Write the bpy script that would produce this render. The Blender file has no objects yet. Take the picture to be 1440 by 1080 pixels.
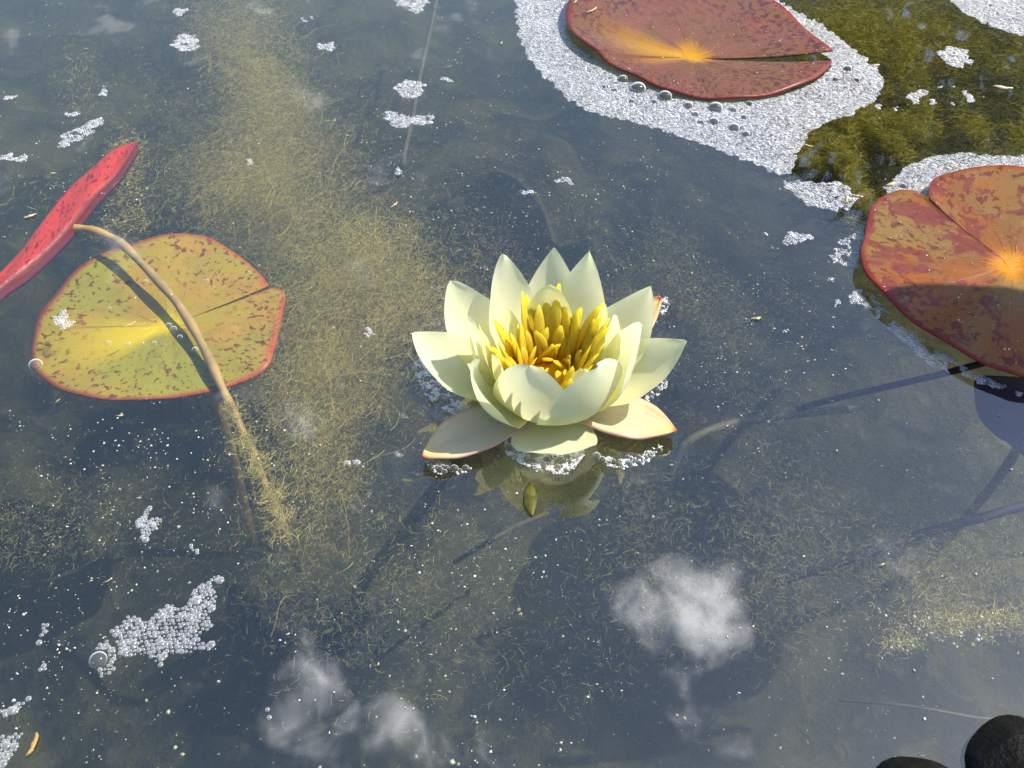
import bpy, math, random
import numpy as np
from mathutils import Vector, Matrix
random.seed(7); rng = np.random.default_rng(11)
S = bpy.context.scene
COL = S.collection
R = math.radians

# ------------------------------------------------------------------ camera
PITCH = R(46); FPX = 1354.0; DIST = 0.434
fwd = Vector((0, math.cos(PITCH), -math.sin(PITCH)))
upv = Vector((0, math.sin(PITCH), math.cos(PITCH)))
rgt = Vector((1, 0, 0))
def ray(px, py): return fwd + rgt * ((px - 720) / FPX) + upv * ((540 - py) / FPX)
CAM = -ray(770, 560) * DIST                      # the flower's foot is the world origin, on the water
cd = bpy.data.cameras.new('camera'); cam = bpy.data.objects.new('camera', cd); COL.objects.link(cam)
cd.sensor_width = 36; cd.lens = 36 * FPX / 1440; cd.clip_start = 0.01; cd.clip_end = 500
cam.location = CAM; cam.rotation_euler = (math.pi / 2 - PITCH, 0, 0)
S.camera = cam
def W(px, py, z=0.0):
    r = ray(px, py); t = (z - CAM.z) / r.z
    return CAM + r * t

# ------------------------------------------------------------------ sky, sun, exposure
SUN_AZ, SUN_EL = R(76), R(53)
SUNV = Vector((math.cos(SUN_EL) * math.sin(SUN_AZ), math.cos(SUN_EL) * math.cos(SUN_AZ), math.sin(SUN_EL)))
world = bpy.data.worlds.new('World'); S.world = world; world.use_nodes = True
nt = world.node_tree; N = nt.nodes; L = nt.links
N.clear()
def nn(tree, typ, **kw):
    n = tree.nodes.new(typ)
    for k, v in kw.items(): setattr(n, k, v)
    return n
out = nn(nt, 'ShaderNodeOutputWorld'); bg = nn(nt, 'ShaderNodeBackground')
sky = nn(nt, 'ShaderNodeTexSky', sky_type='NISHITA', sun_disc=False, sun_elevation=SUN_EL, sun_rotation=SUN_AZ)
sky.ozone_density = 5.0
bg.inputs['Strength'].default_value = 0.125
tc = nn(nt, 'ShaderNodeTexCoord')
sep = nn(nt, 'ShaderNodeSeparateXYZ'); L.new(tc.outputs['Generated'], sep.inputs[0])
def wmath(op, a, b=None):
    m = nn(nt, 'ShaderNodeMath', operation=op)
    for i, v in enumerate((a, b)):
        if v is None: continue
        if isinstance(v, (int, float)): m.inputs[i].default_value = v
        else: L.new(v, m.inputs[i])
    return m.outputs[0]
den = wmath('ADD', wmath('MAXIMUM', sep.outputs[2], 0.0), 0.12)
cmb = nn(nt, 'ShaderNodeCombineXYZ')
L.new(wmath('DIVIDE', sep.outputs[0], den), cmb.inputs[0]); L.new(wmath('DIVIDE', sep.outputs[1], den), cmb.inputs[1])
nz = nn(nt, 'ShaderNodeTexNoise'); nz.inputs['Scale'].default_value = 8.0; nz.inputs['Detail'].default_value = 6; nz.inputs['Roughness'].default_value = .62; nz.inputs['Distortion'].default_value = .3
L.new(cmb.outputs[0], nz.inputs['Vector'])
nz2 = nn(nt, 'ShaderNodeTexNoise'); nz2.inputs['Scale'].default_value = 1.3; nz2.inputs['Detail'].default_value = 2
L.new(cmb.outputs[0], nz2.inputs['Vector'])
# broken cumulus: the cloud groups whose mirror images lie on the water, and the same kind of cloud over the rest of the sky
acc = wmath('MULTIPLY', wmath('SUBTRACT', nz2.outputs[0], 0.70), 2.2)
acc = wmath('MAXIMUM', acc, 0.0)
for (px, py, rad, amp) in [(950, 850, 80, .85), (1030, 870, 45, .55), (905, 705, 35, .3), (650, 1060, 50, .6), (565, 1010, 42, .7), (455, 1030, 70, .55), (440, 900, 60, .26), (415, 790, 50, .36), (340, 770, 40, .26), (520, 715, 45, .42), (285, 695, 40, .34), (640, 690, 26, .4), (200, 1030, 60, .3), (430, 570, 60, .3)]:
    d = ray(px, py).normalized(); d.z = -d.z
    vd = nn(nt, 'ShaderNodeVectorMath', operation='DISTANCE'); vd.inputs[1].default_value = d
    L.new(tc.outputs['Generated'], vd.inputs[0])
    q = wmath('DIVIDE', vd.outputs['Value'], rad / FPX)
    g = wmath('EXPONENT', wmath('MULTIPLY', wmath('MULTIPLY', q, q), -1.0))
    acc = wmath('ADD', acc, wmath('MULTIPLY', g, amp))
dens = wmath('SUBTRACT', wmath('ADD', wmath('MULTIPLY', nz.outputs[0], 3.6), wmath('MINIMUM', acc, .80)), 2.16)
mr = nn(nt, 'ShaderNodeMapRange', interpolation_type='SMOOTHSTEP'); mr.inputs['From Min'].default_value = 0.0; mr.inputs['From Max'].default_value = 1.15
L.new(dens, mr.inputs['Value'])
mx = nn(nt, 'ShaderNodeMix', data_type='RGBA')
L.new(mr.outputs[0], mx.inputs['Factor']); L.new(sky.outputs[0], mx.inputs[6]); mx.inputs[7].default_value = (30, 30, 31, 1)
L.new(mx.outputs[2], bg.inputs['Color']); L.new(bg.outputs[0], out.inputs['Surface'])
sl = bpy.data.lights.new('sun', 'SUN'); sl.energy = 3.9; sl.angle = R(0.5); sl.color = (1, .93, .81)
sun = bpy.data.objects.new('sun', sl); COL.objects.link(sun)
sun.rotation_euler = (-SUNV).to_track_quat('-Z', 'Y').to_euler(); sun.location = (0, 0, 3)
S.view_settings.view_transform = 'Standard'; S.view_settings.look = 'None'; S.view_settings.exposure = 0.92; S.view_settings.gamma = 1
S.render.engine = 'CYCLES'
c = S.cycles; c.use_denoising = True; c.max_bounces = 7; c.diffuse_bounces = 4; c.glossy_bounces = 2; c.transmission_bounces = 2; c.transparent_max_bounces = 14; c.use_adaptive_sampling = True; c.adaptive_threshold = .05; c.volume_bounces = 0; c.caustics_reflective = False; c.caustics_refractive = False; c.sample_clamp_indirect = 4

# ------------------------------------------------------------------ helpers
def tag(o, label=None, cat=None, group=None, kind=None):
    if label: o['label'] = label
    if cat: o['category'] = cat
    if group: o['group'] = group
    if kind: o['kind'] = kind
    return o
def link(name, me, parent=None, mat=None):
    o = bpy.data.objects.new(name, me); COL.objects.link(o)
    if parent: o.parent = parent
    if mat and not me.materials: me.materials.append(mat)
    return o
def empty(name, loc=(0, 0, 0)):
    o = bpy.data.objects.new(name, None); COL.objects.link(o); o.location = loc; o.empty_display_size = .01
    return o
def mesh(name, v, f, smooth=True, uv=None):
    me = bpy.data.meshes.new(name); me.from_pydata([tuple(p) for p in v], [], [tuple(q) for q in f])
    if uv is not None:
        lay = me.uv_layers.new(name='UVMap'); li = np.empty(len(me.loops), dtype=np.int32); me.loops.foreach_get('vertex_index', li)
        lay.data.foreach_set('uv', np.asarray(uv, dtype=np.float32)[li].ravel())
    if smooth: me.polygons.foreach_set('use_smooth', [True] * len(me.polygons))
    me.update(); return me
def npmesh(name, v, faces, smooth=True, attr=None):
    """faces: (n,k) array of equal sized polygons (or a list of such arrays)"""
    me = bpy.data.meshes.new(name); fs = faces if isinstance(faces, list) else [faces]
    nl = sum(f.size for f in fs); npol = sum(len(f) for f in fs)
    me.vertices.add(len(v)); me.vertices.foreach_set('co', np.asarray(v, dtype=np.float32).ravel())
    me.loops.add(nl); me.loops.foreach_set('vertex_index', np.concatenate([f.ravel() for f in fs]).astype(np.int32))
    me.polygons.add(npol); tot = np.concatenate([np.full(len(f), f.shape[1]) for f in fs]); st = np.concatenate([[0], np.cumsum(tot)[:-1]])
    me.polygons.foreach_set('loop_start', st.astype(np.int32))
    if smooth: me.polygons.foreach_set('use_smooth', np.ones(npol, dtype=bool))
    if attr is not None:
        a = me.attributes.new('shade', 'FLOAT', 'POINT'); a.data.foreach_set('value', np.asarray(attr, dtype=np.float32))
    me.update(calc_edges=True); me.validate(); return me
def solid(o, t, off=0):
    m = o.modifiers.new('thickness', 'SOLIDIFY'); m.thickness = t; m.offset = off
    return o
class MT:
    """small node-tree builder"""
    def __init__(s, name):
        s.m = bpy.data.materials.new(name); s.m.use_nodes = True; s.t = s.m.node_tree; s.t.nodes.clear()
        s.out = s.n('ShaderNodeOutputMaterial')
    def n(s, typ, **kw):
        x = s.t.nodes.new(typ); ins = kw.pop('ins', {})
        for k, v in kw.items(): setattr(x, k, v)
        for k, v in ins.items(): s.set(x.inputs[k], v)
        return x
    def set(s, sock, v):
        if isinstance(v, bpy.types.NodeSocket): s.t.links.new(v, sock)
        elif isinstance(v, tuple) and len(v) == 3 and sock.type == 'RGBA': sock.default_value = (*v, 1)
        else: sock.default_value = v
    def math(s, op, a, b=0.0, c_=None, clamp=False):
        x = s.n('ShaderNodeMath', operation=op, use_clamp=clamp); s.set(x.inputs[0], a); s.set(x.inputs[1], b)
        if c_ is not None: s.set(x.inputs[2], c_)
        return x.outputs[0]
    def mix(s, f, a, b):
        x = s.n('ShaderNodeMix', data_type='RGBA'); s.set(x.inputs['Factor'], f); s.set(x.inputs[6], a); s.set(x.inputs[7], b); return x.outputs[2]
    def ramp(s, v, lo, hi, a=0.0, b=1.0):
        x = s.n('ShaderNodeMapRange', interpolation_type='SMOOTHSTEP'); s.set(x.inputs['Value'], v)
        for k, q in (('From Min', lo), ('From Max', hi), ('To Min', a), ('To Max', b)): s.set(x.inputs[k], q)
        return x.outputs[0]
    def noise(s, vec, scale, detail=3, rough=.5, dist=0.0):
        x = s.n('ShaderNodeTexNoise'); s.set(x.inputs['Vector'], vec)
        x.inputs['Scale'].default_value = scale; x.inputs['Detail'].default_value = detail; x.inputs['Roughness'].default_value = rough; x.inputs['Distortion'].default_value = dist
        return x.outputs[0]
    def bump(s, h, strength, dist):
        return s.n('ShaderNodeBump', ins={'Height': h, 'Strength': strength, 'Distance': dist}).outputs[0]
    def obj(s): return s.n('ShaderNodeTexCoord').outputs['Object']
    def uv(s):
        x = s.n('ShaderNodeUVMap', uv_map='UVMap'); y = s.n('ShaderNodeSeparateXYZ'); s.t.links.new(x.outputs[0], y.inputs[0]); return y.outputs[0], y.outputs[1]
    def comb(s, a, b, c_=0.0):
        x = s.n('ShaderNodeCombineXYZ'); s.set(x.inputs[0], a); s.set(x.inputs[1], b); s.set(x.inputs[2], c_); return x.outputs[0]
    def mixs(s, f, a, b):
        x = s.n('ShaderNodeMixShader'); s.set(x.inputs[0], f); s.t.links.new(a, x.inputs[1]); s.t.links.new(b, x.inputs[2]); return x.outputs[0]
    def surf(s, sh): s.t.links.new(sh, s.out.inputs['Surface']); return s.m
    def pbr(s, col, rough=.5, normal=None, **kw):
        p = s.n('ShaderNodeBsdfPrincipled'); s.set(p.inputs['Base Color'], col); s.set(p.inputs['Roughness'], rough)
        for k, v in kw.items(): s.set(p.inputs[k.replace('_', ' ')], v)
        if normal is not None: s.set(p.inputs['Normal'], normal)
        return p.outputs[0]

def leafy(m, col, rough, trans, normal=None, spec=.4, tcol=None):
    """thin leaf / petal tissue: principled + light coming through"""
    a = m.pbr(col, rough, normal, Specular_IOR_Level=spec)
    t = m.n('ShaderNodeBsdfTranslucent', ins={'Color': tcol if tcol is not None else col}).outputs[0]
    return m.surf(m.mixs(trans, a, t))

# ---- materials
def petal_material(name, base, inner, trans):
    m = MT(name); u, v = m.uv(); o = m.obj()
    ve = m.noise(m.comb(m.math('MULTIPLY', u, 40), m.math('MULTIPLY', v, 1.2)), 1.0, 2)
    n1 = m.noise(o, 60, 3)
    col = m.mix(m.ramp(v, .75, .05), base, inner)
    col = m.mix(m.math('MULTIPLY', m.ramp(ve, .5, .75), .20), col, (.76, .79, .42))
    col = m.mix(m.math('MULTIPLY', m.ramp(n1, .5, .75), .16), col, (.74, .76, .48))
    col = m.mix(m.math('MULTIPLY', m.ramp(m.noise(o, 330, 2), .74, .80), .35), col, (.45, .40, .16))
    return leafy(m, col, .6, trans, m.bump(m.math('ADD', ve, m.math('MULTIPLY', n1, .7)), .16, .0012), .25)
M_PETAL = petal_material('petal_cream', (.95, .94, .61), (.94, .91, .38), .50)
M_PETAL_IN = petal_material('petal_pale_yellow', (.93, .89, .42), (.90, .76, .15), .50)
def sepal_material():
    m = MT('sepal'); u, v = m.uv(); o = m.obj()
    e = m.math('ABSOLUTE', m.math('SUBTRACT', u, .5)); n1 = m.noise(o, 90, 4); n2 = m.noise(o, 35, 3)
    ve = m.noise(m.comb(m.math('MULTIPLY', u, 22), m.math('MULTIPLY', v, 2)), 1.0, 2)
    col = m.mix(n2, (.72, .58, .42), (.72, .62, .36))
    col = m.mix(m.ramp(m.math('ADD', v, m.math('MULTIPLY', n2, .3)), .85, 1.25), col, (.80, .56, .14))
    col = m.mix(m.math('MULTIPLY', m.ramp(m.math('ADD', e, m.math('MULTIPLY', n1, .10)), .47, .58), .6), col, (.72, .27, .22))
    col = m.mix(m.math('MULTIPLY', m.ramp(ve, .58, .72), .35), col, (.42, .33, .16))
    col = m.mix(m.ramp(v, .95, 1.0), col, (.48, .10, .05))
    return leafy(m, col, .38, .25, m.bump(m.math('ADD', ve, n1), .5, .001), .5)
M_SEPAL = sepal_material()
def stamen_material():
    m = MT('stamen'); u, v = m.uv(); o = m.obj()
    col = m.mix(m.ramp(v, .15, .95), (.95, .54, .003), (.96, .83, .10))
    st = m.noise(m.comb(m.math('MULTIPLY', u, 12), m.math('MULTIPLY', v, 3)), 1.0, 2)
    col = m.mix(m.math('MULTIPLY', m.ramp(st, .5, .7), .3), col, (.90, .60, .02))
    return leafy(m, col, .55, .62, m.bump(st, .5, .0008), .12)
M_STAMEN = stamen_material()
def stigma_material():
    m = MT('stigma'); o = m.obj(); n1 = m.noise(o, 250, 3)
    return leafy(m, m.mix(n1, (.85, .52, .01), (.90, .68, .04)), .45, .2, m.bump(n1, .5, .001), .3)
M_STIGMA = stigma_material()

def pad_material(name, ca, cb, spot, rim, centre, vein, spot_lo=.60, trans=.15, rough=.32, rimw=.05, cw=.22, seed=0.0, spot_scale=1.0, mottle=None, cdir=None, blotch=None):
    m = MT(name); a, t = m.uv(); o = m.obj(); ang = m.math('MULTIPLY', a, 2 * math.pi)
    ca_, sa_ = m.math('COSINE', ang), m.math('SINE', ang)
    n1 = m.noise(o, 28, 4); n2 = m.noise(o, 130, 4, .6)
    col = m.mix(m.ramp(n1, .36, .64), ca, cb)
    if mottle is not None:
        col = m.mix(m.math('MULTIPLY', m.ramp(m.noise(o, 16, 2), .45, .62), .8), col, mottle)  # random patches of a second leaf tone
    # radial veins: fine, fanning out from the centre
    k = m.math('MULTIPLY', t, 0.35)
    vv = m.noise(m.comb(m.math('MULTIPLY', ca_, 7), m.math('MULTIPLY', sa_, 7), k), 1.6, 3, .5)
    vline = m.ramp(m.math('ABSOLUTE', m.math('SUBTRACT', vv, .5)), .035, .0)
    col = m.mix(m.math('MULTIPLY', vline, m.ramp(t, .8, .1, .0, .22)), col, vein)
    col = m.mix(m.math('MULTIPLY', m.ramp(n2, .5, .75), .22), col, spot)
    # blotches elongated along the veins
    sp = m.noise(m.comb(m.math('MULTIPLY', ca_, m.math('ADD', m.math('MULTIPLY', t, 13 * spot_scale), 3.0)), m.math('MULTIPLY', sa_, m.math('ADD', m.math('MULTIPLY', t, 13 * spot_scale), 3.0)), m.math('ADD', m.math('MULTIPLY', t, 4.0), seed)), 1.5, 3, .55, .4)
    col = m.mix(m.math('MULTIPLY', m.ramp(m.noise(o, 420, 3, .7), .55, .75), m.ramp(n1, .35, .7, .05, .35)), col, (.42, .34, .28))
    spm = m.math('MULTIPLY', m.ramp(sp, spot_lo, spot_lo + .04), m.ramp(m.math('ADD', t, m.math('MULTIPLY', m.math('SUBTRACT', n1, .5), 1.2)), .15, .75))
    col = m.mix(m.math('MULTIPLY', spm, .8), col, spot)
    if blotch is not None:
        bm_ = m.ramp(m.noise(m.comb(m.math('ADD', m.math('MULTIPLY', ca_, m.math('MULTIPLY', t, 3)), seed), m.math('MULTIPLY', sa_, m.math('MULTIPLY', t, 3)), 1.7), 1.5, 4, .6, .5), 0.52, .55)
        col = m.mix(m.math('MULTIPLY', bm_, .7), col, blotch)
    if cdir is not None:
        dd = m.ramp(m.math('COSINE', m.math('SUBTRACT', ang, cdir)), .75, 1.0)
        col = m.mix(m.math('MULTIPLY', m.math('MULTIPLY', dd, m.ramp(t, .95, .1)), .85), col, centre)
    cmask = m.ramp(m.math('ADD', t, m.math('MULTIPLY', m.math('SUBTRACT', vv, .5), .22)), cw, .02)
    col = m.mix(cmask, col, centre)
    col = m.mix(m.math('MULTIPLY', m.ramp(m.math('ADD', t, m.math('MULTIPLY', m.math('SUBTRACT', n1, .5), .12)), 1 - rimw * 2.2, 1.0), .85), col, rim)
    h = m.math('ADD', m.math('MULTIPLY', vline, -.08), m.math('MULTIPLY', n2, .5))
    return leafy(m, col, m.math('ADD', m.math('MULTIPLY', n1, .2), rough - .1), trans, m.bump(h, .35, .0012), .18)

def plain(name, ca, cb, scale=40, rough=.5, trans=0.0, bump=.4, bd=.001, spec=.4):
    m = MT(name); o = m.obj(); n1 = m.noise(o, scale, 4, .6)
    col = m.mix(m.ramp(n1, .35, .65), ca, cb); nb = m.bump(n1, bump, bd)
    if trans: return leafy(m, col, rough, trans, nb, spec)
    return m.surf(m.pbr(col, rough, nb, Specular_IOR_Level=spec))
def shaded_strand(name, ca, cb, trans=.35):
    m = MT(name); at = m.n('ShaderNodeAttribute', attribute_name='shade').outputs['Fac']
    return leafy(m, m.mix(at, ca, cb), .6, trans, None, .2)
M_FOAM = None
def foam_material(name='foam', lo=.26, alb=.78):
    m = MT(name); lw = m.n('ShaderNodeLayerWeight', ins={'Blend': .35}).outputs['Facing']
    d = m.n('ShaderNodeBsdfDiffuse', ins={'Color': (alb, alb, alb * 1.02)}).outputs[0]
    tl = m.n('ShaderNodeBsdfTranslucent', ins={'Color': (alb, alb, alb * 1.02)}).outputs[0]
    g = m.n('ShaderNodeBsdfGlossy', ins={'Color': (1, 1, 1), 'Roughness': .15}).outputs[0]
    tr = m.n('ShaderNodeBsdfTransparent', ins={'Color': (.95, .96, .97)}).outputs[0]
    b = m.mixs(.3, d, tl); b = m.mixs(.22, b, g)
    return m.surf(m.mixs(m.ramp(lw, .0, .7, lo, .95), tr, b))
M_FOAM = foam_material()
M_FOAM_FINE = foam_material('fine_foam', .6, .88)
def bubble_material():
    m = MT('clear_bubble'); lw = m.n('ShaderNodeLayerWeight', ins={'Blend': .4}).outputs['Facing']
    g = m.n('ShaderNodeBsdfGlossy', ins={'Color': (1, 1, 1), 'Roughness': .08}).outputs[0]
    d = m.n('ShaderNodeBsdfDiffuse', ins={'Color': (.9, .91, .9)}).outputs[0]
    tr = m.n('ShaderNodeBsdfTransparent', ins={'Color': (.90, .91, .90)}).outputs[0]
    return m.surf(m.mixs(m.ramp(lw, .25, .7, .06, .92), tr, m.mixs(.4, d, g)))
M_BUBBLE = bubble_material()

# ------------------------------------------------------------------ outlines (pixels of the water plane)
TP = [(1168, 84), (1139, 62), (1104, 27), (1075, 8), (1040, -14), (990, -36), (935, -48), (880, -44), (835, -22), (805, 5), (795, 30), (800, 52), (817, 70), (855, 95), (894, 113), (949, 134), (995, 142), (1038, 142), (1089, 136), (1135, 121), (1158, 106), (1169, 93)]
TPC = (975, 88)
RP = [(1302, 295), (1303, 273), (1313, 260), (1340, 253), (1373, 247), (1407, 246), (1440, 252), (1490, 262), (1545, 290), (1590, 335), (1605, 400), (1590, 470), (1550, 525), (1500, 550), (1440, 546), (1413, 538), (1373, 523), (1330, 497), (1287, 467), (1253, 440), (1230, 417), (1213, 397), (1206, 370), (1212, 346), (1217, 317), (1223, 303), (1237, 290), (1257, 283), (1277, 284), (1293, 291)]
RPC = (1420, 380)
LP = [(378, 402), (370, 390), (350, 367), (317, 343), (290, 327), (260, 324), (230, 328), (200, 336), (160, 350), (133, 363), (100, 387), (77, 413), (53, 443), (43, 473), (41, 490), (43, 510), (60, 528), (90, 547), (133, 559), (190, 563), (233, 558), (293, 547), (325, 535), (360, 522), (378, 508), (385, 487), (396, 448), (401, 413), (383, 405)]
LPC = (237, 458)
def catmull(P, n, closed=False):
    P = [np.array(p, float) for p in P]; K = len(P); res = []
    segs = K if closed else K - 1
    for i in range(segs):
        p0 = P[(i - 1) % K] if closed or i > 0 else P[0]; p1 = P[i]; p2 = P[(i + 1) % K]; p3 = P[(i + 2) % K] if closed or i + 2 < K else P[-1]
        for k in range(n):
            t = k / n
            res.append(.5 * (2 * p1 + (p2 - p0) * t + (2 * p0 - 5 * p1 + 4 * p2 - p3) * t * t + (3 * p1 - p0 - 3 * p2 + p3) * t ** 3))
    if not closed: res.append(P[-1])
    return np.array(res)
def poly_world(P, z=0.0): return np.array([W(px, py, z)[:] for px, py in P])
def inside(pts, poly):
    x, y = pts[:, 0], pts[:, 1]; r = np.zeros(len(pts), bool); j = len(poly) - 1
    for i in range(len(poly)):
        xi, yi, xj, yj = poly[i][0], poly[i][1], poly[j][0], poly[j][1]
        r ^= ((yi > y) != (yj > y)) & (x < (xj - xi) * (y - yi) / (yj - yi + 1e-12) + xi); j = i
    return r
def wavy(pts, freq, seed):
    r = np.random.default_rng(seed); v = np.zeros(len(pts))
    for k in range(8):
        a = r.uniform(0, 6.28); f = freq * r.uniform(.5, 2.0)
        v += np.sin((pts[:, 0] * math.cos(a) + pts[:, 1] * math.sin(a)) * f + r.uniform(0, 6.28))
    return v / 4

# ------------------------------------------------------------------ petals' tips (millimetres from the foot), used for the ripples too
MM = .001
SEPALS = [((-54, -37, 3), 25), ((55, -22, 3), 26), ((55, 52, 15), 23), ((-43, 57, 13), 22)]
CONTACT = [((0, 0), (-54, -37), 9), ((0, 0), (55, -22), 9), ((0, 0), (49, 56), 8), ((0, 0), (-43, 57), 8), ((0, 0), (-44, 2), 10), ((0, 0), (46, 0), 10), ((0, 0), (3, -40), 13)]
def contact_distance(x, y):
    d = np.full(x.shape, 1e9)
    for (a, b, w) in CONTACT:
        ax, ay, bx, by = [q * MM for q in (*a, *b)]
        t = np.clip(((x - ax) * (bx - ax) + (y - ay) * (by - ay)) / ((bx - ax) ** 2 + (by - ay) ** 2), 0, 1)
        dd = np.hypot(x - ax - t * (bx - ax), y - ay - t * (by - ay)) - w * MM * (1 - .5 * t)
        d = np.minimum(d, dd)
    return d

# ------------------------------------------------------------------ setting: ground, bed, water
def axis(c0, half, fine, far):
    a = list(np.arange(c0 - half, c0 + half, fine)); s = fine; x = a[-1]
    hi = []
    while x < far: s *= 1.22; x += s; hi.append(min(x, far))
    x = a[0]; s = fine; lo = []
    while x > -far: s *= 1.22; x -= s; lo.append(max(x, -far))
    return np.array(lo[::-1] + a + hi)
FAR = 2.4
def water():
    X = axis(0.0, .14, .0016, FAR); Y = axis(0.0, .14, .0016, FAR)
    gx, gy = np.meshgrid(X, Y); d = np.maximum(contact_distance(gx, gy), 0)
    z = -.0024 * np.exp(-d / .0065) + .00035 * np.cos(d * 2 * math.pi / .011) * np.exp(-d / .011)
    nx, ny = len(X), len(Y)
    v = np.stack([gx, gy, z], -1).reshape(-1, 3); idx = np.arange(nx * ny).reshape(ny, nx)
    q = np.stack([idx[:-1, :-1], idx[:-1, 1:], idx[1:, 1:], idx[1:, :-1]], -1).reshape(-1, 4)
    ring = np.concatenate([idx[0, :-1], idx[:-1, -1], idx[-1, :0:-1], idx[:0:-1, 0]])
    bot = v[ring].copy(); bot[:, 2] = -.9; b0 = len(v); k = np.arange(len(ring)); kn = (k + 1) % len(ring)
    side = np.stack([ring[kn], ring[k], b0 + k, b0 + kn], -1)
    v = np.concatenate([v, bot]); me = npmesh('water', v, [q, side, (b0 + k[::-1])[None, :]])
    m = MT('water')
    o = m.obj(); n1 = m.noise(o, 16, 2, .5); n2 = m.noise(o, 60, 2, .5)
    nb = m.bump(n1, .22, .0016)
    geo = m.n('ShaderNodeNewGeometry').outputs['Incoming']         # Schlick reflectance, the same from above and below
    dt = m.n('ShaderNodeVectorMath', operation='DOT_PRODUCT'); m.set(dt.inputs[0], geo); m.set(dt.inputs[1], nb)
    cs = m.math('SUBTRACT', 1.0, m.math('ABSOLUTE', dt.outputs['Value']), clamp=True)
    fr = m.math('ADD', m.math('MULTIPLY', m.math('POWER', cs, 5.0), .885), .115)
    g = m.n('ShaderNodeBsdfGlossy', ins={'Color': (1, 1, 1), 'Roughness': .03, 'Normal': nb}).outputs[0]
    tr = m.n('ShaderNodeBsdfTransparent', ins={'Color': (.97, .98, .97)}).outputs[0]
    m.surf(m.mixs(fr, tr, g))
    vol = m.n('ShaderNodeVolumePrincipled', ins={'Color': (.50, .53, .28), 'Density': 0.95, 'Anisotropy': .3}).outputs[0]
    m.t.links.new(vol, m.out.inputs['Volume'])
    o_ = link('water', me, None, m.m); tag(o_, 'still murky pond water with floating specks', 'water', kind='structure')
water()
def pond_bed():
    X = np.linspace(-FAR + .01, FAR - .01, 220); X = np.sign(X) * (np.abs(X) / FAR) ** 1.7 * FAR
    gx, gy = np.meshgrid(X, X); p = np.stack([gx, gy], -1).reshape(-1, 2)
    z = -.21 + .03 * wavy(p, 14, 3) + .012 * wavy(p, 50, 4)
    n = len(X); idx = np.arange(n * n).reshape(n, n)
    q = np.stack([idx[:-1, :-1], idx[:-1, 1:], idx[1:, 1:], idx[1:, :-1]], -1).reshape(-1, 4)
    me = npmesh('pond_bed', np.column_stack([p, z]), q)
    m = MT('pond_bed'); o = m.obj(); n1 = m.noise(o, 9, 5, .6, .6); n2 = m.noise(o, 60, 5, .65, .4)
    col = m.mix(m.ramp(n1, .38, .66), (.012, .016, .016), (.07, .066, .03))
    col = m.mix(m.math('MULTIPLY', m.ramp(n2, .5, .72), .5), col, (.12, .11, .04))
    m.surf(m.pbr(col, .9, m.bump(n2, .8, .01), Specular_IOR_Level=.1))
    tag(link('pond_bed', me, None, m.m), 'dark silty bed of the pond', 'pond bed', kind='structure')
pond_bed()
def bank():
    ring = [2.38, 2.5, 3.0, 6, 20, 80]; zz = [-.3, .05, .07, .08, .1, .1]; v = []; f = []
    n = 48
    for r_, z_ in zip(ring, zz):
        for k in range(n):
            a = 2 * math.pi * k / n; s = r_ / max(abs(math.cos(a)), abs(math.sin(a)))
            v.append((s * math.cos(a), s * math.sin(a), z_))
    for i in range(len(ring) - 1):
        for k in range(n): f.append((i * n + k, (i + 1) * n + k, (i + 1) * n + (k + 1) % n, i * n + (k + 1) % n))
    o = link('ground', mesh('ground', v, f), None, plain('grass_ground', (.05, .07, .02), (.09, .10, .035), 6, .9, 0, .8, .03))
    tag(o, 'grassy ground around the pond', 'ground', kind='structure')
bank()

# ------------------------------------------------------------------ tubes and strands
def tube(path, radii, sides=8, flat=1.0, side=None):
    P = [Vector(p) for p in path]; v = []; f = []; uv = []; n = len(P)
    nrm = side
    for i, p in enumerate(P):
        tg = (P[min(i + 1, n - 1)] - P[max(i - 1, 0)]).normalized()
        if nrm is None:
            nrm = tg.cross(Vector((0, 0, 1)) if abs(tg.z) < .9 else Vector((1, 0, 0))).normalized()
        nrm = (nrm - tg * nrm.dot(tg)).normalized(); b = tg.cross(nrm)
        for k in range(sides):
            a = 2 * math.pi * k / sides
            v.append(p + nrm * math.cos(a) * radii[i] + b * math.sin(a) * radii[i] * flat); uv.append((k / sides, i / (n - 1)))
    for i in range(n - 1):
        for k in range(sides): f.append((i * sides + k, i * sides + (k + 1) % sides, (i + 1) * sides + (k + 1) % sides, (i + 1) * sides + k))
    f.append(tuple(range(sides - 1, -1, -1))); f.append(tuple((n - 1) * sides + k for k in range(sides)))
    return v, f, uv
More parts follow.
